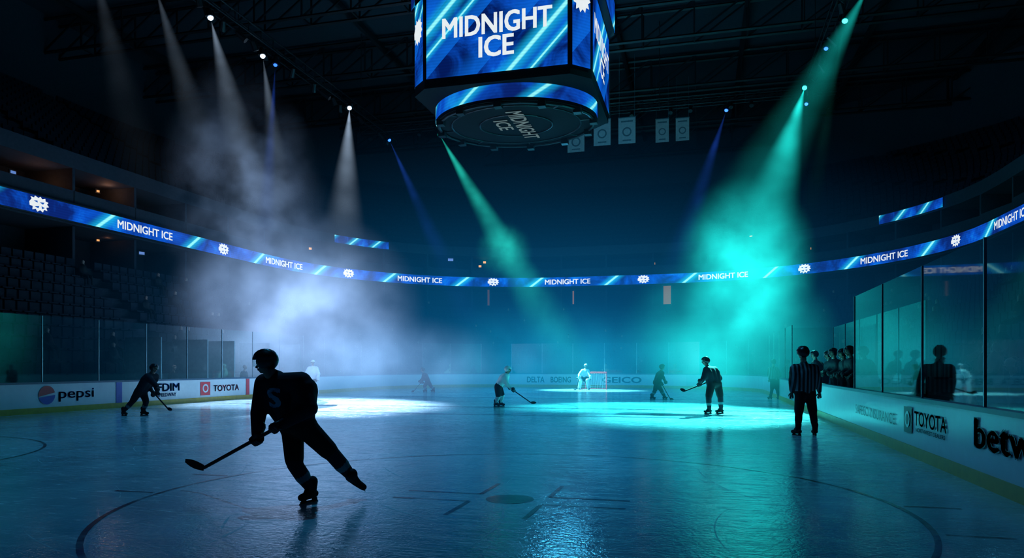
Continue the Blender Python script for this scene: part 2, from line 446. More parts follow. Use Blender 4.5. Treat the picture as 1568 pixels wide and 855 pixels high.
# ------------------------------------------------------------------ ribbon board
PER = 13.6
rb0 = bowl(-.12); RBL = arclen(rb0)
def s_at_px(px):
    d = hit_px(rb0, px); p0 = W(px, 561, d); best = 0; bd = 1e9
    for s in np.arange(0, RBL[-1], .1):
        q, _ = at(rb0, RBL, s); dd = (q[0]-p0.x)**2+(q[1]-p0.y)**2
        if dd < bd: bd = dd; best = s
    return best
s0 = s_at_px(870)
M_rib = led_mat('led_ribbon', PER/2, s0+0, 1.3, .2, 1.1, .45)
root = empty('led_ribbon_board')
ZR0, ZR1 = 8.9, 9.72
loft('housing', [(bowl(-.1), ZR0-.06), (bowl(-.1), ZR1+.06), (bowl(.0), ZR1+.06), (bowl(.0), ZR0-.06)], M_steel, root, close=True)
loft('display', [(rb0, ZR0), (rb0, ZR1)], M_rib, root)
rb1 = bowl(-.16); RB1 = arclen(rb1); sc = RB1[-1]/RBL[-1]
rb2 = bowl(-.19)
def on_ribbon(v, f, s, zc, nm, mat, rb=rb1):
    L_ = arclen(rb); vs = []
    for a, b in v:
        q, d = at(rb, L_, s+float(a)); vs.append((q[0], q[1], zc+float(b)))
    mk(nm, vs, f, mat, root)
tv, tf = text_data('MIDNIGHT ICE', 4.15, .45, .022)
# club crest: a charging winged head, white with blue cut-ins
cr = [(-.52, .05), (-.40, .20), (-.46, .30), (-.27, .27), (-.22, .38), (-.05, .30), (.08, .38), (.16, .28), (.33, .34), (.34, .22), (.50, .18), (.42, .08), (.53, -.02), (.38, -.08), (.44, -.22), (.26, -.20), (.20, -.34), (.05, -.26), (-.10, -.36), (-.18, -.24), (-.36, -.30), (-.34, -.14), (-.50, -.12)]
NCR = len(cr); cv = np.array([(0, 0)]+cr); cf = [(0, 1+(i+1) % NCR, 1+i) for i in range(NCR)]
dv_ = np.array([(-.3, .12), (-.08, .06), (-.1, .16), (0.02, .1), (.2, .02), (.28, .14), (-.25, -.14), (0, -.08), (-.05, -.2), (.12, -.06), (.3, -.12), (.14, -.2)]); df_ = [(0, 1, 2), (3, 4, 5), (6, 7, 8), (9, 10, 11)]
for k in range(-5, 6):
    s = (s0+k*PER)*sc
    if s < 2: continue
    q, d = at(rb1, RB1, s)
    if q[1] < 2: continue
    on_ribbon(tv, tf, s, (ZR0+ZR1)/2, 'lettering', M_ltxt)
    on_ribbon(cv, cf, s+PER*sc/2, (ZR0+ZR1)/2, 'crest', M_ltxt)
    on_ribbon(dv_, df_, (s/sc+PER/2)*arclen(rb2)[-1]/RBL[-1], (ZR0+ZR1)/2, 'crest_detail', M_lblue, rb2)
# short upper displays
def fascia(name, pa, pb):
    ra = rr(-30.5-.2, 15.6+.2, -14.2, 64.6, 19.2, nc=60, ns=60)
    pts = []
    for px in np.linspace(pa, pb, 12):
        d = hit_px(ra, px); q = W(px, 561, d); pts.append(q)
    v = []; uv = []; u = 0
    for i, q in enumerate(pts):
        if i: u += (q-pts[i-1]).length
        inn = (Vector((-7.5, 27, HC))-q); inn.z = 0; inn.normalize(); qq = q+inn*.12
        v += [(qq.x, qq.y, 11.78), (qq.x, qq.y, 12.4)]; uv += [(u, 0), (u, .6)]
    mk(name, v, [(2*i, 2*i+2, 2*i+3, 2*i+1) for i in range(len(pts)-1)], M_rib2, None, False, None, uv)
M_rib2 = led_mat('led_fascia', 2.2, .4, 1.3, .14, 1., .6)
fascia('led_fascia_display', 512, 595); fascia('led_fascia_display', 1347, 1445)

# warm points of light in suites
def suite_glow(px, py, w, h, mat=None, off=2.2, base=None):
    d = hit_px(bowl(off), px); p = W(px, py, d); wv = w*d/FPX; hv = h*d/FPX
    inn = (Vector((-7.5, 27, 0))-Vector((p.x, p.y, 0))).normalized(); sd = inn.cross(UP)
    g = Geo(); g.box(p, sd*wv/2, inn*.03, UP*hv/2); g.box(p+inn*-.03, sd*(wv/2+.06), inn*.03, UP*(hv/2+.06), 1)
    g.make('suite_wall_lamp' if mat is None else 'suite_monitor', [mat or M_warm, M_steel]); return p, inn
M_mon = emat('monitor_glow', (.2, .4, 1.), .6)
M_door = emat('lit_doorway', (1., .5, .25), .17)
for px, py in ((88, 272), (110, 290), (150, 293), (200, 316), (150, 368), (735, 408), (742, 402), (1001, 404), (1240, 381), (475, 381), (958, 368), (1150, 362), (1312, 344)):
    suite_glow(px, py, 4, 3)
for px, py in ((20, 264), (217, 388), (690, 398)): suite_glow(px, py, 8, 4, M_mon)
ndoor = 0
def doorway(px, py, w, h, m):
    global ndoor; ndoor += 1
    k = A+(B-A)*.93; d = hit_px(k, px); p = W(px, py, d); wv = w*d/FPX; hv = h*d/FPX
    inn = (Vector((-7.5, 27, 0))-Vector((p.x, p.y, 0))).normalized(); sd = inn.cross(UP)
    g = Geo(); g.box(p, sd*wv/2, inn*.02, UP*hv/2)
    for s_ in (-1, 1): g.box(p+sd*s_*(wv/2+.06), sd*.06, inn*.25, UP*(hv/2+.1), 1)
    g.box(p+UP*(hv/2+.06), sd*(wv/2+.12), inn*.25, UP*.06, 1)
    g.make('door_%d' % ndoor, [m, M_wall])
M_door2 = emat('dim_doorway', (1., .5, .25), .06)
doorway(1022, 452, 12, 28, M_door); doorway(748, 456, 3, 24, M_door2); doorway(878, 456, 2.5, 20, M_door)
for px, py in ((60, 285), (165, 300), (165, 372)):
    d = hit_px(bowl(1.4), px); p = W(px, py-8, d)
    l = bpy.data.lights.new('suite_downlight', 'POINT'); l.energy = 14; l.color = (1, .42, .2); l.shadow_soft_size = .1
    o = bpy.data.objects.new('suite_downlight', l); o.location = p; COL.objects.link(o)

# ------------------------------------------------------------------ scoreboard
root = empty('center_hung_scoreboard', (0, 0, 0))
M_scr = led_mat('led_screen', 5.55, .87, 1.0, .17, 1.05, .5, second=[(1.85, .08)], dark=True)
M_ring = led_mat('led_ring', 3.1, .3, 1.4, .17, 1.0, .4)
def octo(x0, x1, y0, y1, b): return [(x0+b, y0), (x1-b, y0), (x1, y0+b), (x1, y1-b), (x1-b, y1), (x0+b, y1), (x0, y1-b), (x0, y0+b)]
bx0, bx1, by0, by1, bb = -11.95, -4.3, 28.1, 34.95, .75
O = octo(bx0, bx1, by0, by1, bb)
def prism(name, P, z0, z1, mat, cap=True, P2=None):
    n = len(P); P2 = P2 or P
    v = [(a, b, z0) for a, b in P]+[(a, b, z1) for a, b in P2]
    f = [(i, (i+1) % n, n+(i+1) % n, n+i) for i in range(n)]
    if cap: f += [tuple(range(n))[::-1], tuple(range(n, 2*n))]
    return mk(name, v, f, mat, root)
prism('cabinet', O, 13.25, 18.9, M_under)
v = []; f = []; uv = []
for i in range(8):
    a = Vector((*O[i], 0)); b = Vector((*O[(i+1) % 8], 0)); d = (b-a).normalized(); nrm = Vector((d.y, -d.x, 0)); L = (b-a).length
    m_ = .09; a = a+d*m_+nrm*.04; b = b-d*m_+nrm*.04; o = len(v)
    v += [a+UP*13.62, b+UP*13.62, b+UP*17.1, a+UP*17.1]; f.append((o, o+1, o+2, o+3))
    uo = 7.3*i; uv += [(uo, 0), (uo+L, 0), (uo+L, 3.48), (uo, 3.48)]
mk('screens', v, f, M_scr, root, uv=uv)
cxB = (bx0+bx1)/2
text_on('front_word', 'MIDNIGHT', (cxB+.05, by0-.07, 15.62), (1, 0, 0), (0, 0, 1), 4.65, .86, M_ltxt, root, .028)
text_on('front_word', 'ICE', (cxB+.05, by0-.07, 14.68), (1, 0, 0), (0, 0, 1), 1.5, .86, M_ltxt, root, .028)
text_on('side_word', 'MIDNIGHT', (bx1+.07, 31.5, 15.7), (0, 1, 0), (0, 0, 1), 4.6, .86, M_ltxt, root, .028)
text_on('side_word', 'ICE', (bx1+.07, 31.5, 14.7), (0, 1, 0), (0, 0, 1), 1.5, .86, M_ltxt, root, .028)
for c, xd in (((bx1-bb/2+.05, by0+bb/2-.05, 16.3), Vector((1, 1, 0)).normalized()), ((bx0+bb/2-.05, by0+bb/2-.05, 15.8), Vector((1, -1, 0)).normalized())):
    mk('crest', [Vector(c)+xd*float(a)*.8+UP*float(b)*1.5 for a, b in cv], cf, M_ltxt, root)
# upper ring
def ell(cx, cy, a, b, n=64): return [(cx+a*math.cos(2*math.pi*i/n), cy+b*math.sin(2*math.pi*i/n)) for i in range(n)]
O2 = octo(bx0-.35, bx1+.35, by0-.35, by1+.35, 1.6); O3 = octo(bx0-.37, bx1+.37, by0-.37, by1+.37, 1.6)
prism('upper_ring_cabinet', O2, 17.15, 18.9, M_steel)
v = []; f = []; uv = []; u = 0
for i in range(8):
    a = Vector((*O3[i], 0)); b = Vector((*O3[(i+1) % 8], 0)); L = (b-a).length; o = len(v)
    v += [a+UP*17.25, b+UP*17.25, b+UP*18.6, a+UP*18.6]; f.append((o, o+1, o+2, o+3)); uv += [(u, 0), (u+L, 0), (u+L, 1.3), (u, 1.3)]; u += L
mk('upper_ring_display', v, f, M_ring, root, uv=uv)
# lower ring
cyB = 31.45; ea, eb = 3.68, 3.1
prism('lower_ring_core', ell(cxB, cyB, ea-.05, eb-.05), 12.55, 13.4, M_under)
E = ell(cxB, cyB, ea, eb); n = 64; v = []; uv = []; u = 0
for i in range(n+1):
    a = E[i % n]; b = E[(i+1) % n]
    v += [(a[0], a[1], 12.66), (a[0], a[1], 13.36)]; uv += [(u, 0), (u, .7)]; u += math.dist(a, b)
mk('lower_ring_display', v, [(2*i, 2*i+2, 2*i+3, 2*i+1) for i in range(n)], M_ring, root, uv=uv)
g = Geo()
for i in range(24):
    a = 2*math.pi*i/24; x, y = cxB+(ea-.15)*math.cos(a), cyB+(eb-.15)*math.sin(a)
    if i % 2 == 0: g.box((x, y, 12.44), (.16, 0, 0), (0, .16, 0), (0, 0, .13))
    g.tube((x, y, 12.5), (cxB+(ea-.15)*math.cos(a+.2618), cyB+(eb-.15)*math.sin(a+.2618), 12.5), .07, n=6)
for r in (.45, .8):
    for i in range(32):
        a = 2*math.pi*i/32; b = 2*math.pi*(i+1)/32
        g.tube((cxB+r*ea*math.cos(a), cyB+r*eb*math.sin(a), 12.53), (cxB+r*ea*math.cos(b), cyB+r*eb*math.sin(b), 12.53), .035, n=5)
for i in range(8):
    a = 2*math.pi*i/8; g.tube((cxB+.8*ea*math.cos(a), cyB+.8*eb*math.sin(a), 12.53), (cxB+.97*ea*math.cos(a), cyB+.97*eb*math.sin(a), 12.53), .035, n=5)
for x in (-10.5, -5.8):
    for y in (29.3, 33.6): g.tube((x, y, 18.9), (x, y, 25), .05, n=6)
g.make('underside_frame', M_steel, root)
text_on('underside_word', 'MIDNIGHT', (cxB+.35, 31.45, 12.5), (0, 1, 0), (1, 0, 0), 3.7, .72, M_ltxt2, root, .02)
text_on('underside_word', 'ICE', (cxB-.5, 31.2, 12.5), (0, 1, 0), (1, 0, 0), 1.3, .66, M_ltxt2, root, .02)

# ------------------------------------------------------------------ banners
M_ban = pmat('banner_cloth', (.16, .22, .24), .8, emis=(.3, .6, .65), es=.02)  # faint emission put into the cloth to brighten it
M_ban2 = pmat('banner_print', (.04, .09, .11), .8)
for px, py, w, h, d in ((922, 203, 26, 40, 52), (960, 200, 26, 40, 52), (1014, 200, 20, 36, 56), (1045, 198, 20, 35, 56), (882, 216, 26, 34, 56)):
    c = W(px, py, d); wv, hv = w*d/FPX/2, h*d/FPX/2; e = empty('championship_banner', c)
    g = Geo(); g.box((0, 0, 0), (wv, 0, 0), (0, .01, 0), (0, 0, hv)); g.box((0, 0, hv), (wv*1.05, 0, 0), (0, .03, 0), (0, 0, .03), 1)
    for i in range(20):
        a0, a1 = 2*math.pi*i/20, 2*math.pi*(i+1)/20; r = wv*.55; o = len(g.v)
        for a in (a0, a1):
            for r_ in (r, r*.7): g.v.append((r_*math.cos(a), -.02, r_*math.sin(a)-hv*.1))
        g.f.append((o, o+1, o+3, o+2)); g.mi.append(1)
    g.box((0, -.02, hv*.7), (wv*.7, 0, 0), (0, .004, 0), (0, 0, hv*.06), 1); g.box((0, -.02, -hv*.75), (wv*.5, 0, 0), (0, .004, 0), (0, 0, hv*.05), 1)
    for s_ in (-1, 1): g.tube((wv*s_*.9, 0, hv), (wv*s_*.9, 0, 24.2-c.z), .015, n=4, mi=1)
    g.make('cloth', [M_ban, M_ban2], e)

# ------------------------------------------------------------------ board advertising
root = empty('board_advertising')
def Lpt(px, z):  # on left boards
    k = -S_+C_*(px-784)/FPX; d = (XL+.02)/k; q = W(px, 561, d); return Vector((XL+.02, q.y, z))
def Rpt(px, z):
    k = -S_+C_*(px-784)/FPX; d = (XR-.02)/k; q = W(px, 561, d); return Vector((XR-.02, q.y, z))
LY, RY = (0, 1, 0), (0, -1, 0)
def ltext(body, p0, p1, z, h, mat, bold=.02):
    a, b = Lpt(p0, z), Lpt(p1, z); text_on('lettering', body, (a+b)/2, LY, UP, b.y-a.y, h, mat, root, bold)
def rtext(body, p0, p1, z, h, mat, bold=.02):
    a, b = Rpt(p0, z), Rpt(p1, z); text_on('lettering', body, (a+b)/2, RY, UP, a.y-b.y, h, mat, root, bold)
ltext('pepsi', 90, 144, .6, .46, M_bluep, .01)
c = Lpt(72, .63)
def disc(c, xd, r, a0, a1, mat, rise=0.):
    c = Vector(c); xd = Vector(xd); pts = [c+xd*r*math.cos(a)+UP*r*math.sin(a) for a in np.linspace(a0, a1, 28)]
    mk('roundel', pts, [tuple(range(28))], mat, root)
disc(c, LY, .33, .25, math.pi-.1+.25, M_redp); disc(c, LY, .33, math.pi+.25, 2*math.pi, M_bluep)
ltext('FDIM', 241, 275, .74, .34, M_bluep, .035); ltext('SPEEDWAY', 241, 270, .42, .16, M_bluep)
a, b = Lpt(307, .6), Lpt(322, .6); mk('panel', [(a.x, a.y, .3), (b.x, b.y, .3), (b.x, b.y, .92), (a.x, a.y, .92)], [(0, 1, 2, 3)], M_redp, root)
m = (a+b)/2; disc(m+Vector((.01, 0, .02)), LY, .2, 0, 2*math.pi, M_board); disc(m+Vector((.015, 0, .02)), LY, .13, 0, 2*math.pi, M_redp)
ltext('TOYOTA', 327, 366, .6, .3, M_redp, .025)
for p0, p1, mt in ((178, 187, M_bluep), (377, 382, M_redp)):
    a, b = Lpt(p0, 0), Lpt(p1, 0); mk('stripe', [(a.x, a.y, .2), (b.x, b.y, .2), (b.x, b.y, 1.01), (a.x, a.y, 1.01)], [(0, 1, 2, 3)], mt, root)
ltext('BAUER', 415, 445, .6, .34, M_bluep, .025); ltext('CCM', 465, 482, .6, .34, M_redp, .025)
rtext('betway', 1491, 1640, .66, .56, M_print, .035)
rtext('TOYOTA', 1400, 1449, .72, .26, M_print, .02); rtext('NORTHWEST DEALERS', 1402, 1447, .52, .07, M_print)
a, b = Rpt(1384, .6), Rpt(1396, .6); mk('panel', [(a.x, a.y, .42), (b.x, b.y, .42), (b.x, b.y, .9), (a.x, a.y, .9)], [(0, 1, 2, 3)], M_print, root)
m = (a+b)/2+Vector((-.01, 0, .07)); disc(m, RY, .15, 0, 2*math.pi, M_board); disc(m+Vector((-.004, 0, 0)), RY, .1, 0, 2*math.pi, M_print)
rtext('SAFECO INSURANCE', 1310, 1370, .6, .22, M_print, .0)
for x, body, w in ((-7.1+1.2, 'GEICO', 3.0), (-17.5, 'VIRGINIA', 3.), (-12.6, 'DELTA', 1.4), (-1.9, 'VERIZON', 2.6), (-10.6, 'BOEING', 1.6)):
    text_on('lettering', body, (x, YF-.03, .6), (1, 0, 0), UP, w, .45, M_print, root, .02)

# ------------------------------------------------------------------ goal
root = empty('hockey_goal', W(909, 561, 50.3)-UP*HC)
g = Geo(); hw = .915
for s_ in (-1, 1):
    g.tube((s_*hw, 0, 0), (s_*hw, 0, 1.22), .035); g.tube((s_*hw, 0, .03), (s_*hw*.8, 1.1, .03), .025); g.tube((s_*hw, 0, 1.2), (s_*hw*.8, .5, 1.15), .02)
    g.tube((s_*hw*.8, .5, 1.15), (s_*hw*.8, 1.1, .03), .02)
g.tube((-hw, 0, 1.22), (hw, 0, 1.22), .035); g.tube((-hw*.8, 1.1, .03), (hw*.8, 1.1, .03), .025); g.tube((-hw*.8, .5, 1.15), (hw*.8, .5, 1.15), .02)
g.make('frame', M_redp, root)
g = Geo()
for i in range(13):
    x = (-1+2*i/12)*hw*.8; g.tube((x, .5, 1.15), (x, 1.1, .03), .012, n=4)
for i in range(9):
    k = i/8; g.tube((-hw*.8, .5+.6*k, 1.15-1.12*k), (hw*.8, .5+.6*k, 1.15-1.12*k), .012, n=4)
    for s_ in (-1, 1): g.tube((s_*hw, .02, 1.2-1.15*k), (s_*hw*.8, .5+.6*k, 1.15-1.12*k), .012, n=4)
g.make('net', M_white, root)

# ------------------------------------------------------------------ people: shared parts
# head looks along +X
hc = [((-.015, 0, .03), (.015, 0, .03), .092, .088, 0), ((.02, 0, -.03), (.045, 0, -.075), .066, .038, 0), ((.075, 0, .0), (.108, 0, -.03), .012, .016, 0),
      ((.07, -.03, .03), (.07, .03, .03), .025, .025, 0), ((.0, .088, .0), (-.005, .09, -.035), .018, .013, 0), ((.0, -.088, .0), (-.005, -.09, -.035), .018, .013, 0),
      ((.085, -.018, -.062), (.085, .018, -.062), .012, .012, 1), ((-.02, 0, -.02), (-.03, 0, -.13), .06, .058, 0),
      ((-.045, 0, .03), (-.04, 0, .06), .088, .075, 2), ((.082, .032, .008), (.083, .032, .008), .013, .013, 3), ((.082, -.032, .008), (.083, -.032, .008), .013, .013, 3)]
M_hair = pmat('hair', (.03, .018, .012), .6)
HEAD = remesh_mesh('head_mesh', hc, [M_skin, M_lip, M_hair, M_eye], .008, 2)
def make_helmet(mat):
    bm = bmesh.new(); bmesh.ops.create_uvsphere(bm, u_segments=32, v_segments=20, radius=1)
    dl = []
    for v in bm.verts:
        x, y, z = v.co; v.co = (x*.137-.008, y*.112, z*.118+.035)
        if v.co.z < (.045 if v.co.x > .045 else (-.055 if v.co.x > -.03 else -.075)): dl.append(v)
    bmesh.ops.delete(bm, geom=dl, context='VERTS')
    for v in bm.verts:
        if v.co.z > .1 and abs(abs(v.co.y)-.04) < .012: v.co.z += .01
    me = bpy.data.meshes.new('helmet_mesh'); bm.to_mesh(me); bm.free()
    ob = bpy.data.objects.new('h', me); COL.objects.link(ob); m = ob.modifiers.new('s', 'SOLIDIFY'); m.thickness = .012; m.offset = 1
    m = ob.modifiers.new('b', 'SUBSURF'); m.levels = 1
    dg = bpy.context.evaluated_depsgraph_get(); r = bpy.data.meshes.new_from_object(ob.evaluated_get(dg), depsgraph=dg); bpy.data.objects.remove(ob)
    r.materials.clear(); r.materials.append(mat); r.polygons.foreach_set('use_smooth', [True]*len(r.polygons)); return r
HELM, HELMW = make_helmet(M_hel), make_helmet(M_helw)
# visor
vv = []; vf = []
for i in range(13):
    a = math.radians(-70+140*i/12)
    for z in (.05, -.02): vv.append((.142*math.cos(a)-.008, .125*math.sin(a), z))
vf = [(2*i, 2*i+1, 2*i+3, 2*i+2) for i in range(12)]
VIS = bpy.data.meshes.new('visor_mesh'); VIS.from_pydata(vv, [], vf); VIS.materials.append(M_glass)
# gloved fist around a shaft along X, wrist toward +Z
gc = [((-.035, .0, .03), (.035, .0, .03), .034, .034, 0), ((0, .005, .05), (0, .01, .13), .05, .066, 0), ((-.03, .03, .0), (.03, .03, .0), .028, .028, 0)]
for i, L in enumerate((.95, 1.05, 1., .82)):
    x = .048-.032*i
    gc += [((x, .035, .012), (x, .045*L, -.022*L), .0165, .0155, 0), ((x, .045*L, -.022*L), (x*.98, .015, -.047*L), .0155, .0145, 0), ((x*.98, .015, -.047*L), (x*.96, -.022*L, -.03), .0145, .013, 0)]
gc += [((.03, -.02, .03), (.062, -.034, .008), .02, .017, 0), ((.062, -.034, .008), (.05, -.03, -.022), .017, .014, 0)]
GLV = remesh_mesh('glove_mesh', gc, [M_glv], .006, 2)
# relaxed bare hand hanging toward -Z, palm toward +Y
rc_ = [((0, 0, -.01), (0, 0, -.07), .026, .03, 0), ((-.02, 0, -.03), (-.022, 0, -.075), .018, .016, 0), ((.02, 0, -.03), (.022, 0, -.075), .018, .016, 0), ((0, 0, .03), (0, 0, -.01), .026, .024, 0)]
for i, L in enumerate((.9, 1.05, 1., .78)):
    x = .033-.022*i
    rc_ += [((x, 0, -.08), (x*1.1, .012, -.08-.038*L), .0098, .009, 0), ((x*1.1, .012, -.08-.038*L), (x*1.12, .032, -.08-.062*L), .009, .008, 0), ((x*1.12, .032, -.08-.062*L), (x*1.1, .05, -.08-.072*L), .008, .0075, 0)]
rc_ += [((.025, .005, -.03), (.055, .018, -.058), .013, .011, 0), ((.055, .018, -.058), (.058, .03, -.09), .011, .009, 0)]
HAND = remesh_mesh('hand_mesh', rc_, [M_skin], .0055, 2)
# skate: ankle at origin, toe +X, steel bottom at -0.15
sk = [((-.01, 0, .09), (0, 0, -.02), .064, .056, 0), ((-.045, 0, -.05), (.06, 0, -.06), .046, .046, 0), ((.06, 0, -.06), (.15, 0, -.068), .046, .04, 0), ((.02, 0, .05), (.07, 0, -.02), .034, .036, 0)]
SKB = remesh_mesh('skate_boot_mesh', sk, [M_blk], .01, 2)
g = Geo(); g.box((-.045, 0, -.115), (.03, 0, 0), (0, .012, 0), (0, 0, .022)); g.box((.115, 0, -.115), (.03, 0, 0), (0, .012, 0), (0, 0, .022))
g.box((.04, 0, -.125), (.125, 0, 0), (0, .006, 0), (0, 0, .01)); g.box((.04, 0, -.141), (.14, 0, 0), (0, .0025, 0), (0, 0, .009), 1)
_o = g.make('sk', [M_blk, M_alu]); SKH = _o.data; bpy.data.objects.remove(_o)
SHOE = remesh_mesh('shoe_mesh', [((-.01, 0, .05), (0, 0, -.04), .05, .05, 0), ((-.04, 0, -.1), (.08, 0, -.105), .045, .045, 0), ((.08, 0, -.105), (.17, 0, -.115), .045, .034, 0)], [M_blk], .012, 2)

def place(name, me, loc, x=None, z=None, parent=None, sc=1., flip=False):
    """local x-> x, local z as near as possible -> z"""
    x = Vector(x).normalized(); z = Vector(z); z = (z-x*z.dot(x)).normalized(); y = z.cross(x)
    if flip: y = -y
    m = Matrix((x, y, z)).transposed().to_4x4()
    o = bpy.data.objects.new(name, me); o.matrix_world = Matrix.Translation(loc) @ m @ Matrix.Scale(sc, 4)
    link(o, parent); return o
def make_stick(butt, heel, toe, parent, mat=None):
    g = Geo(); b, h, t_ = Vector(butt), Vector(heel), Vector(toe)
    d = (h-b).normalized(); u = d.cross(UP).normalized(); w = d.cross(u)
    L = (h-b).length; g.box((b+h)/2, d*L/2, u*.012, w*.019); g.tube(b-d*.02, b+d*.1, .022)
    bl = (t_-h); L2 = bl.length; bd = bl.normalized(); sd = bd.cross(UP).normalized(); upb = sd.cross(bd)
    n = 8; o = len(g.v)
    for i in range(n+1):
        k = i/n; c = h+bd*(L2*k)+sd*(.03*k*k); hh = .038+.016*math.sin(math.pi*min(1, k*1.05))-(.014*k**4)
        for s1 in (-1, 1):
            for s2 in (-1, 1): g.v.append(c+sd*s1*.005+upb*(s2*hh))
    for i in range(n):
        q = o+4*i
        for a_, b_ in ((0, 1), (1, 3), (3, 2), (2, 0)): g.f.append((q+a_, q+b_, q+4+b_, q+4+a_)); g.mi.append(0)
    g.f.append((o, o+1, o+3, o+2)); g.mi.append(0); q = o+4*n; g.f.append((q, q+2, q+3, q+1)); g.mi.append(0)
    g.make('hockey_stick', [mat or M_blk], parent)

def figure(name, d, J, face=(0, 1), outfit='dark', vox=.035, s=1., stick=None, lift=(), toes=None, hand='glove', shoes=False, ground=0., headface=None, logo=False, bulk=1., leg=1.):
    P = {k: W(v[0], v[1], d+(v[2] if len(v) > 2 else 0)) for k, v in J.items()}
    fv = (RGT*face[0]+FWD*face[1]).normalized(); lv = Vector((-fv.y, fv.x, 0))
    for k in ('anL', 'anR'):
        if k not in lift: P[k].z = ground+.15*s
    if 'shL' not in P: P['shL'] = P['ne']-UP*.09*s+lv*.19*s; P['shR'] = P['ne']-UP*.09*s-lv*.19*s
    if 'hiL' not in P: P['hiL'] = P['pe']+lv*.11*s-UP*.02; P['hiR'] = P['pe']-lv*.11*s-UP*.02
    o0 = Vector((P['pe'].x, P['pe'].y, ground)); root = empty(name, o0)
    for k in P: P[k] = P[k]-o0
    jer, pan, soc = {'dark': (M_navy, M_blk, M_navy2), 'white': (M_white, M_blk, M_white), 'ref': (M_ref, M_blk, M_blk), 'black': (M_blk, M_blk, M_blk), 'goalie': (M_white, M_blk, M_white)}[outfit]
    mats = [jer, pan, soc, M_skin, M_teal]
    big = {'ref': .9, 'black': .88, 'goalie': 1.12}.get(outfit, 1.06)*bulk
    r = lambda x: x*s*big
    rl = lambda x: x*s*big*leg
    up = (P['ne']-P['pe']).normalized(); c = P['pe'].lerp(P['ne'], .66)
    caps = [(P['shL'], P['shR'], r(.115), r(.115), 0), (P['pe']+up*.07*s, c, r(.155), r(.18), 0), (c, P['ne']-up*.04*s, r(.17), r(.09), 0),
            (P['hiL']+up*.1*s, P['shL']-up*.1*s, r(.125), r(.14), 0), (P['hiR']+up*.1*s, P['shR']-up*.1*s, r(.125), r(.14), 0),
            (P['hiL']+up*.03, P['hiR']+up*.03, rl(.15), rl(.15), 1), (P['ne']-up*.05, P['he']-up*.06*s, .066*s, .062*s, 3)]
    for q in 'LR':
        sh, el, ha, hi, kn, an = (P[k+q] for k in ('sh', 'el', 'ha', 'hi', 'kn', 'an'))
        wr = ha+(el-ha).normalized()*.07*s
        caps += [(sh, el, r(.115), r(.085), 0), (el, wr, r(.088), r(.06), 0)]
        kl = hi.lerp(kn, .86)
        caps += [(hi, kl, rl(.14), rl(.115), 1), (kl, kn, rl(.105), rl(.095), 2 if outfit not in ('ref', 'black') else 1), (kn, kn.lerp(an, .4), rl(.096), rl(.094), 2), (kn.lerp(an, .4), an, rl(.094), rl(.062), 2)]
        if outfit == 'dark' : caps.append((kn.lerp(an, .45), kn.lerp(an, .5), rl(.096), rl(.094), 4))
        if outfit == 'goalie':
            caps += [(kn+fv*.06+UP*.18, an+fv*.08, .13, .13, 2), (kn+fv*.06+UP*.18, kn+fv*.06+UP*.2, .14, .13, 2), (ha, ha+UP*.15, .1, .1, 2)]
    me = remesh_mesh('body_mesh', caps, mats, vox)
    link(bpy.data.objects.new('body', me), root)
    hf = RGT*headface[0]+FWD*headface[1]+UP*(headface[2] if len(headface) > 2 else 0) if headface else fv
    hz = UP+up*.5
    place('head', HEAD, P['he'], hf, hz, root, s)
    if outfit != 'black' or hand == 'glove':
        place('helmet', HELMW if outfit in ('white', 'goalie') else HELM, P['he'], hf, hz, root, s*1.03); place('visor', VIS, P['he'], hf, hz, root, s*1.03)
    if stick:
        st = [W(a[0], a[1], d+(a[2] if len(a) > 2 else 0))-o0 for a in stick]
        make_stick(st[0], st[1], st[2], root); sd = (st[1]-st[0]).normalized()
    for q in 'LR':
        el, ha = P['el'+q], P['ha'+q]; arm = (el-ha)
        if hand == 'glove':
            ax = sd if stick else fv.cross(arm)
            place('glove_'+q, GLV, ha, ax, arm, root, s*1.2, flip=(q == 'R'))
        else:
            place('hand_'+q, HAND, ha+arm.normalized()*.04, lv*(1 if q == 'L' else 1)+fv*.5, arm, root, s, flip=(q == 'R'))
        td = toes[q] if toes else None
        tv_ = (RGT*td[0]+FWD*td[1]+UP*td[2]) if td else fv+lv*(.25 if q == 'L' else -.25)
        sh_up = UP if ('an'+q) not in lift else (P['kn'+q]-P['an'+q])
        if shoes: place('shoe_'+q, SHOE, P['an'+q], tv_, sh_up, root, s)
        else:
            place('skate_boot_'+q, SKB, P['an'+q], tv_, sh_up, root, s*1.05); place('skate_blade_'+q, SKH, P['an'+q], tv_, sh_up, root, s*1.05)
    if logo:
        bvh = BVHTree.FromPolygons([v.co for v in me.vertices], [tuple(p.vertices) for p in me.polygons])
        v, f = text_data('S', .19, .24, .03); cc = P['pe'].lerp(P['ne'], .55)+RGT*-.09; vs = []
        for a, b in v:
            o = cc+RGT*float(a)+UP*float(b)-FWD*1.
            h = bvh.ray_cast(o, FWD); vs.append((h[0] if h[0] is not None else o+FWD*.8)-FWD*.006)
        mk('jersey_crest', vs, f, M_crest, root)
    return root

# foreground skater
figure('hockey_player', 8.7, dict(he=(406, 557, -.05), ne=(422, 575, 0), pe=(457, 650, 0), shL=(461, 586, -.2), shR=(406, 588, .12), elL=(474, 626, -.34), haL=(424, 655, -.42), elR=(396, 632, .05), haR=(393, 673, -.12),
       hiL=(469, 656, -.1), hiR=(448, 658, .08), knL=(508, 695, -.02), anL=(540, 732, .18), knR=(451, 711, -.12), anR=(477, 756, 0)),
       face=(-.8, -.6), vox=.016, s=1.03, lift=('anL',), toes={'L': (.85, -.15, -.5), 'R': (-.5, -.85, 0)}, headface=(-1, .05, -.12),
       stick=((424, 655, -.42), (312, 717, .75), (281, 706, .95)), logo=True, bulk=1.04, leg=.88)
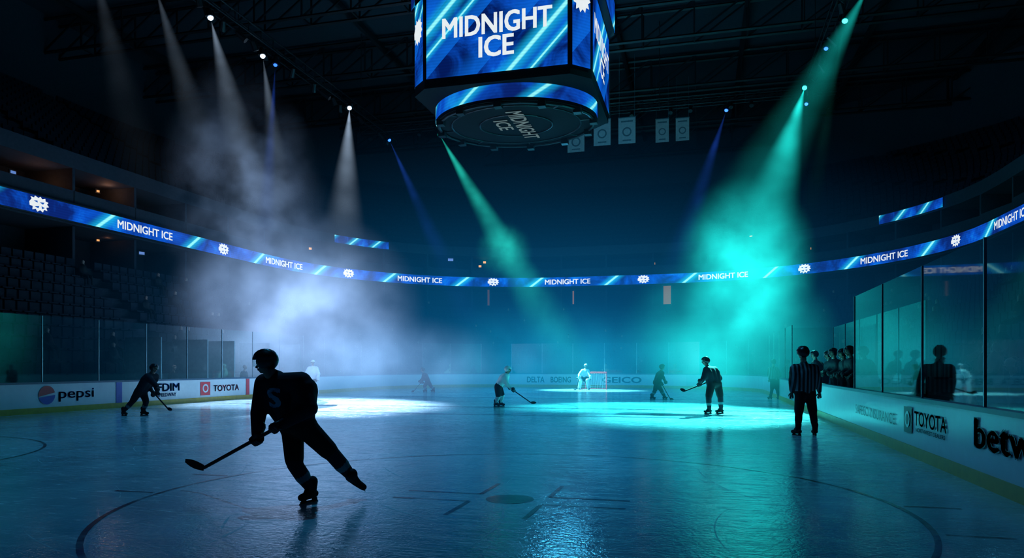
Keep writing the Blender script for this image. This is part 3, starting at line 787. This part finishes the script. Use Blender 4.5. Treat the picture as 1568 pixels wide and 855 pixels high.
# skater at the left boards
figure('hockey_player', 23.9, dict(he=(236, 565), ne=(232, 573), pe=(215, 600), elL=(226, 592, .25), haL=(234, 600, .1), elR=(238, 590, -.25), haR=(241, 602, -.2),
       knL=(224, 616, .1), anL=(219, 632, .1), knR=(203, 615, -.05), anR=(189, 630, -.1)), face=(1, -.25), vox=.03, leg=.9, stick=((230, 596, .1), (257, 626, -.3), (264, 628, -.3)))
# white goaltender in the haze
figure('hockey_goalie', 40, dict(he=(479, 556), ne=(479, 562), pe=(478, 583), elL=(488, 573, -.1), haL=(487, 581, -.3), elR=(468, 573, -.1), haR=(469, 581, -.3),
       knL=(483, 594, -.1), anL=(485, 602), knR=(473, 594, -.1), anR=(471, 602)), face=(.1, -1), outfit='goalie', vox=.04, stick=((469, 578, -.3), (463, 603, -.4), (458, 605, -.4)))
figure('hockey_player', 46, dict(he=(647, 567), ne=(649, 572), pe=(655, 583), elL=(647, 580, -.2), haL=(642, 584, -.2), elR=(651, 581, .2), haR=(645, 584, .1),
       knL=(650, 592, -.1), anL=(652, 599, -.1), knR=(660, 592, .1), anR=(664, 598, .1)), face=(-1, -.1), vox=.045, stick=((648, 582, -.1), (634, 599, -.2), (630, 600, -.2)))
figure('hockey_player', 29.3, dict(he=(778, 567), ne=(775, 573), pe=(763, 592), elL=(771, 587, .25), haL=(780, 593, .1), elR=(776, 588, -.25), haR=(786, 598, -.15),
       knL=(769, 606, .1), anL=(766, 619, .1), knR=(763, 607, -.1), anR=(759, 620, -.1)), face=(1, -.2), outfit='white', vox=.035, stick=((776, 591, .1), (813, 617, -.2), (821, 617, -.2)))
figure('hockey_goalie', 50, dict(he=(897, 561), ne=(896, 566), pe=(894, 579), elL=(902, 574, -.2), haL=(904, 580, -.3), elR=(887, 574, -.2), haR=(887, 580, -.3),
       knL=(899, 587, -.3), anL=(901, 595), knR=(889, 587, -.3), anR=(887, 595)), face=(.1, -1), outfit='goalie', vox=.045, stick=((887, 578, -.3), (882, 597, -.5), (878, 598, -.5)))
figure('hockey_player', 35.6, dict(he=(1014, 563), ne=(1012, 569), pe=(1005, 586), elL=(1016, 579, .2), haL=(1019, 586, .1), elR=(1008, 580, -.25), haR=(1014, 588, -.25),
       knL=(1012, 597, .1), anL=(1017, 606, .1), knR=(1003, 598, -.1), anR=(998, 607, -.1)), face=(1, .1), vox=.04, stick=((1010, 582, -.1), (1026, 611, -.2), (1031, 612, -.2)))
figure('hockey_player', 24.9, dict(he=(1080, 554), ne=(1084, 562), pe=(1093, 587), shL=(1082, 567, -.2), shR=(1094, 567, .18), elL=(1078, 578, -.3), haL=(1071, 589, -.25), elR=(1102, 580, .25), haR=(1085, 585, .05),
       hiL=(1089, 589, -.12), hiR=(1099, 589, .12), knL=(1085, 609, -.18), anL=(1086, 628, -.05), knR=(1103, 608, .1), anR=(1104, 627, .1)), face=(-1, .15), vox=.028, s=1.02, bulk=1.08, leg=.93, stick=((1090, 583, .05), (1049, 599, -.4), (1042, 596, -.4)))
figure('referee', 35.6, dict(he=(1184, 555), ne=(1184, 562), pe=(1186, 583), elL=(1177, 573, 0), haL=(1178, 582, .1), elR=(1194, 573, 0), haR=(1195, 582, .1),
       knL=(1182, 597, -.05), anL=(1180, 607), knR=(1190, 597, -.05), anR=(1192, 607)), face=(-.25, .95), outfit='ref', vox=.04, hand='bare')
figure('referee', 17.0, dict(he=(1229, 542), ne=(1231, 555), pe=(1233, 603), shL=(1217, 565, 0), shR=(1247, 565, 0), elL=(1213, 583, .03), haL=(1212, 603, .1), elR=(1253, 583, .03), haR=(1255, 604, .1),
       knL=(1223, 634, -.05), anL=(1222, 659), knR=(1245, 634, -.05), anR=(1248, 659)), face=(-.1, 1), outfit='ref', vox=.025, s=1.1, hand='bare', headface=(-.35, 1), bulk=1.04, leg=.92)
# players leaning on the boards at the bench
def stander(name, X, Y, face, base, h, outfit, hand, lean=.25, vox=.035):
    o = Vector((X, Y, base)); fx = Vector(face).normalized(); lv = Vector((-fx.y, fx.x, 0)); k = h/1.88
    def inv(p):
        d = p.dot(FWD); return (784+FPX*p.dot(RGT)/d, HY-FPX*(p.z-HC)/d, d-dd0)
    dd0 = o.dot(FWD)
    Q = dict(pe=o+UP*.97*k, ne=o+UP*1.52*k+fx*lean, he=o+UP*1.72*k+fx*(lean+.06))
    for q, s_ in (('L', 1), ('R', -1)):
        Q['el'+q] = o+UP*1.2*k+lv*.27*s_+fx*(lean*.9+.03); Q['ha'+q] = o+UP*(1.1 if lean > .1 else .92)*k+lv*.2*s_+fx*(lean+.28 if lean > .1 else .1)
        Q['kn'+q] = o+UP*.53*k+lv*.12*s_+fx*.04; Q['an'+q] = o+UP*.15+lv*.13*s_
    return figure(name, dd0, {a: inv(b) for a, b in Q.items()}, face=(fx.dot(RGT), fx.dot(FWD)), outfit=outfit, vox=vox, hand=hand, shoes=(hand == 'bare'), ground=base, s=k)
for i, (y, l) in enumerate(((20.8, .2), (22.0, .3), (23.2, .25), (24.6, .32), (26.0, .22), (28.4, .3))):
    stander('hockey_player', 4.35, y, (-1, -.35+.15*(i % 3), 0), .25, 1.92+.05*(i % 2), 'dark', 'glove', l)
stander('team_staff_person', 5.15, 13.9, (-1, .3, 0), -.06, 1.9, 'black', 'bare', 0.02)
stander('team_staff_person', 5.3, 16.6, (-1, .1, 0), -.06, 1.8, 'black', 'bare', 0.02)
# skaters waiting in the penalty boxes
for y in (27.4, 32.6): stander('team_staff_person', -23.1, y, (1, .1, 0), -.06, 1.8, 'black', 'bare', .05, .05)
# seated spectators: one crowd object
sc_ = [((0, 0, .5), (.02, 0, .95), .15, .17, 0), ((0, .18, .92), (0, -.18, .92), .09, .09, 0), ((0, 0, 1.0), (0, 0, 1.12), .06, .06, 1), ((0, 0, 1.2), (.01, 0, 1.24), .1, .1, 1),
       ((0, .2, .9), (.08, .26, .65), .06, .05, 0), ((0, -.2, .9), (.08, -.26, .65), .06, .05, 0), ((.08, .26, .65), (.32, .12, .6), .05, .04, 0), ((.08, -.26, .65), (.32, -.12, .6), .05, .04, 0),
       ((0, .1, .5), (.42, .12, .52), .09, .07, 0), ((0, -.1, .5), (.42, -.12, .52), .09, .07, 0), ((.42, .12, .52), (.45, .12, .1), .065, .05, 0), ((.42, -.12, .52), (.45, -.12, .1), .065, .05, 0)]
SM = remesh_mesh('sitter', sc_, [M_blk, M_skin], .06, 2)
sv = np.array([tuple(v.co) for v in SM.vertices]); sf = [tuple(p.vertices) for p in SM.polygons]; sm = [p.material_index for p in SM.polygons]
V = []; F = []; MI = []; o = 0
for c, inn in crowdpts[:160]:
    sd = inn.cross(UP)*-1; m = np.array([[inn.x, sd.x, 0], [inn.y, sd.y, 0], [0, 0, 1]])
    V.append(sv@m.T+np.array(c)-np.array((0, 0, .05))); F += [tuple(o+i for i in f) for f in sf]; MI += sm; o += len(sv)
mk('spectator_crowd', np.vstack(V), F, [M_blk, M_skin], None, True, MI)

# ------------------------------------------------------------------ haze and beams: volumes that glow by emission, no scattering
def beam_mat(name, col, I, L, z0=1.2, fade=.7, nz_amt=.8, p_=1.75):  # look of lit haze put in as emission along the cone
    t = NT(name); x, y, z = t.sep(t.coord('Object')); tt = t.math('MAXIMUM', t.math('MULTIPLY', z, -1.), .0005)
    rho = t.math('SQRT', t.math('ADD', t.math('MULTIPLY', x, x), t.math('MULTIPLY', y, y)))
    q = t.math('DIVIDE', rho, t.math('ADD', tt, .004)); f = t.math('SUBTRACT', 1., t.math('MULTIPLY', q, q), True); f = t.math('POWER', f, 1.6)
    ax = t.math('POWER', t.math('SUBTRACT', 1., tt, True), fade)
    den = t.math('POWER', t.math('ADD', t.math('MULTIPLY', tt, L), z0), p_)
    nz = t.noise(t.pos(), .4, 2, .6); nz = t.math('ADD', 1-nz_amt*.5, t.math('MULTIPLY', t.ss(nz, .35, .65), nz_amt))
    st = t.math('DIVIDE', t.math('MULTIPLY', t.math('MULTIPLY', t.math('MULTIPLY', f, ax), nz), I), den)
    e = t.n('ShaderNodeEmission'); t.put(e.inputs[0], col); t.put(e.inputs[1], st); t.t.links.new(e.outputs[0], t.out.inputs['Volume'])
    t.m.cycles.volume_step_rate = 4; return t.m
CN = bpy.data.meshes.new('beam_cone'); k = 20
CN.from_pydata([(0, 0, 0)]+[(math.cos(2*math.pi*i/k), math.sin(2*math.pi*i/k), -1) for i in range(k)], [], [(0, 1+i, 1+(i+1) % k) for i in range(k)]+[tuple(range(k, 0, -1))])
BOD = Geo(); BOD.tube((0, 0, .42), (0, 0, .0), .16, .2, 14); BOD.tube((0, 0, .55), (0, 0, .42), .1, .16, 14)
BOD.box((.25, 0, .3), (.02, 0, 0), (0, .06, 0), (0, 0, .3)); BOD.box((-.25, 0, .3), (.02, 0, 0), (0, .06, 0), (0, 0, .3)); BOD.box((0, 0, .62), (.27, 0, 0), (0, .1, 0), (0, 0, .06))
_o = BOD.make('b', M_steel); BODY = _o.data; bpy.data.objects.remove(_o)
LG = Geo(); LG.capsule((0, 0, .03), (0, 0, 0.02), .15, .15, 14)
def spot(src, tgt, col, power, R, I, lens=12., ang=None, blend=.8, beam=True, cut=1.0, fade=.7, lr=1.0, p_=1.75, lampR=None, lcol=None):
    src, tgt = Vector(src), Vector(tgt); dr = (tgt-src); L = dr.length; dr.normalize()
    root = empty('stage_spotlight', src); q = (-dr).to_track_quat('Z', 'Y'); root.rotation_euler = q.to_euler()
    link(bpy.data.objects.new('housing', BODY), root)
    lm = emat('lens', tuple(col), lens); ob = LG.make('lens', lm, root, True); ob.scale = (lr, lr, lr)
    if power:
        l = bpy.data.lights.new('lamp', 'SPOT'); l.energy = power; l.color = lcol or col; l.shadow_soft_size = .15
        l.spot_size = ang or 2*math.atan((lampR or R)/L)*1.25; l.spot_blend = blend
        lo = link(bpy.data.objects.new('lamp', l), root); lo.location = (0, 0, -.25)
    if beam:
        b = bpy.data.objects.new('light_beam', CN.copy()); b.data.materials.append(beam_mat('beam_glow', tuple(col), I, L*cut, fade=fade, p_=p_))
        link(b, root); b.scale = (R*cut, R*cut, L*cut); b.location = (0, 0, -.2)
WH = (.55, .74, 1.); TL = (.015, .85, .76); BL_ = (.03, .14, 1.); MT = (.03, 1., .78)
spot((-24.2, 46.4, 20), (-15.2, 27.8, 0), WH, 420000, 2.5, 6.5, fade=1.2, lampR=4.2)
spot((-25, 32.5, 20), (-17.5, 29, 0), WH, 90000, 3.0, 3.2, fade=1.8, lampR=5.)
spot((-25.1, 37.3, 20), (-19.5, 33, 0), WH, 12000, 2.2, 2.4, fade=2)
spot((-25.5, 29.1, 20), (-17, 26.5, 0), WH, 2500, 2.4, 1.4, fade=2)
spot((-26.7, 26.6, 20), (-19, 24, 0), WH, 0, 2.6, .5, fade=2)
spot((-25.1, 38.6, 20), (-22, 32, 0), BL_, 2000, 1.3, 4.5, lens=3, fade=1.6, lr=.8)
spot((-24.5, 53.8, 20), (-14, 50, 0), BL_, 4000, 2.0, 4.2, lens=4, fade=1.4, lr=.9)
spot((1.7, 53.7, 20), (-4, 45, 0), BL_, 4000, 2.2, 4.2, lens=4, fade=1.4, lr=.9)
spot((-20.1, 53.6, 20), (-7.6, 48.7, 0), MT, 300000, 2.6, 5.8, fade=.35, p_=1.5, lampR=2.8, lcol=(.2, .95, .9))
spot((6.55, 50.7, 20), (.2, 25.6, 0), TL, 620000, 2.9, 9.5, fade=.5, p_=1.6, lampR=3.2, lcol=(.07, .85, .78))
spot((7.8, 37.9, 20), (-2.6, 29.5, 0), TL, 170000, 3.6, 3.6, fade=.8, lampR=3.6, lcol=(.05, .85, .8))
spot((7.35, 41.4, 20), (3, 33, 0), MT, 0, 1.2, .8, lens=8, fade=2.)
spot((6.8, 51.8, 19.3), (2, 40, 0), BL_, 0, 1., .5, lens=5, beam=False, lr=.8)
spot((6.9, 44.5, 19.9), (2, 35, 0), BL_, 0, 1., .5, lens=4, beam=False, lr=.8)
# added fill lamps washing the ice blue-green, fixtures made up to carry them
def fill_wash(src, tgt, col, power, ang):
    spot(src, tgt, col, power, 1, 0, lens=.4, ang=math.radians(ang), blend=1., beam=False, lr=.8)
fill_wash((-9, 16, 21.5), (-7, 16, 0), (.045, .44, .88), 7000, 78)
fill_wash((-9, 44, 21.5), (-9, 40, 0), (.03, .44, .8), 10000, 80)
fill_wash((0, 30, 21.5), (-3, 30, 0), (.02, .6, .72), 5500, 62)
fill_wash((-15, 24, 21.5), (-15.5, 23, 0), (.05, .42, .85), 4500, 52)
# idle fixtures on the trusses
g = Geo()
for x in (-25.1, 7.1):
    for y in np.arange(17, 56, 1.3):
        if random.random() < .7:
            g.tube((x+random.uniform(-.3, .3), y, 20.5), (x+random.uniform(-.4, .4), y+.2, 20.05), .13, .17, 9)
for x in np.arange(-26, 8, 1.4):
    if random.random() < .6: g.tube((x, 53.8, 20.5), (x, 53.5, 20.1), .12, .16, 9)
g.make('idle_stage_lights', M_steel)

def haze(name, c, rad, col, I, ns=.35, lo=.35, hi=.7, pw=1.5, rot=0, step=4., base=.12):  # self-glowing ellipsoid: its brightness is emission, not light from the lamps
    t = NT(name+'_volume'); nd = t.n('ShaderNodeVectorMath', operation='LENGTH'); t.put(nd.inputs[0], t.coord('Object'))
    st = t.math('MULTIPLY', t.math('POWER', t.math('SUBTRACT', 1., nd.outputs['Value'], True), pw), I)
    if ns: st = t.math('MULTIPLY', st, t.math('ADD', base, t.ss(t.noise(t.pos(), ns, 3, .6), lo, hi)))
    e = t.n('ShaderNodeEmission'); t.put(e.inputs[0], col); t.put(e.inputs[1], st); t.t.links.new(e.outputs[0], t.out.inputs['Volume'])
    t.m.cycles.volume_step_rate = step
    bm = bmesh.new(); bmesh.ops.create_icosphere(bm, subdivisions=2, radius=1.03); me = bpy.data.meshes.new(name); bm.to_mesh(me); bm.free(); me.materials.append(t.m)
    o = bpy.data.objects.new(name, me); o.location = c; o.scale = rad; o.rotation_euler = (0, rot, YAW); COL.objects.link(o); return o
HW = (.32, .50, .86)
def Z(px, py, d): return W(px, py, d)
haze('haze_glow_cloud', Z(452, 475, 38), (7.0, 4.5, 5.6), HW, .50, .32, .34, .7, base=.26)
haze('haze_glow_cloud', Z(380, 330, 38), (4.6, 3.5, 8.5), HW, .15, .42, .42, .64, rot=-.15, base=.05)
haze('haze_glow_cloud', Z(570, 560, 40), (8., 6, 3.2), (.26, .5, .9), .22, .3, base=.3)
haze('haze_glow_cloud', Z(1140, 415, 37), (3.7, 3.5, 5.2), TL, .64, .42, .34, .68, base=.25)
haze('haze_glow_cloud', Z(1110, 530, 34), (5.4, 5, 4.6), TL, .22, .3, base=.3)
haze('haze_glow_cloud', Z(772, 383, 52), (2.2, 2.2, 2.2), MT, .3, .55)
haze('haze_glow_cloud', Z(860, 555, 48), (12, 6, 4.6), (.01, .46, .72), .085, .25, base=.5)
haze('ambient_haze_glow', (-9, 42, 2.), (28, 26, 12.5), (.003, .17, .44), .021, None, pw=1.3, step=6.)  # broad blue glow painted into the air as emission

# world
w = bpy.data.worlds.new('World'); scn.world = w; w.use_nodes = True
w.node_tree.nodes['Background'].inputs[0].default_value = (.02, .25, .5, 1); w.node_tree.nodes['Background'].inputs[1].default_value = .005
# added point light without a fixture, a dim blue fill for the stands
l = bpy.data.lights.new('fill_glow', 'POINT'); l.energy = 1300; l.color = (.05, .45, .8); l.shadow_soft_size = 1.5
o = bpy.data.objects.new('fill_glow', l); o.location = (-8, 42, 12); COL.objects.link(o)

cam = bpy.data.cameras.new('camera'); cam.sensor_width = 36; cam.lens = 36*FPX/1568; cam.shift_y = 133.5/1568; cam.clip_end = 300
co = bpy.data.objects.new('camera', cam); co.location = (0, 0, HC); co.rotation_euler = (math.pi/2, 0, YAW); COL.objects.link(co); scn.camera = co
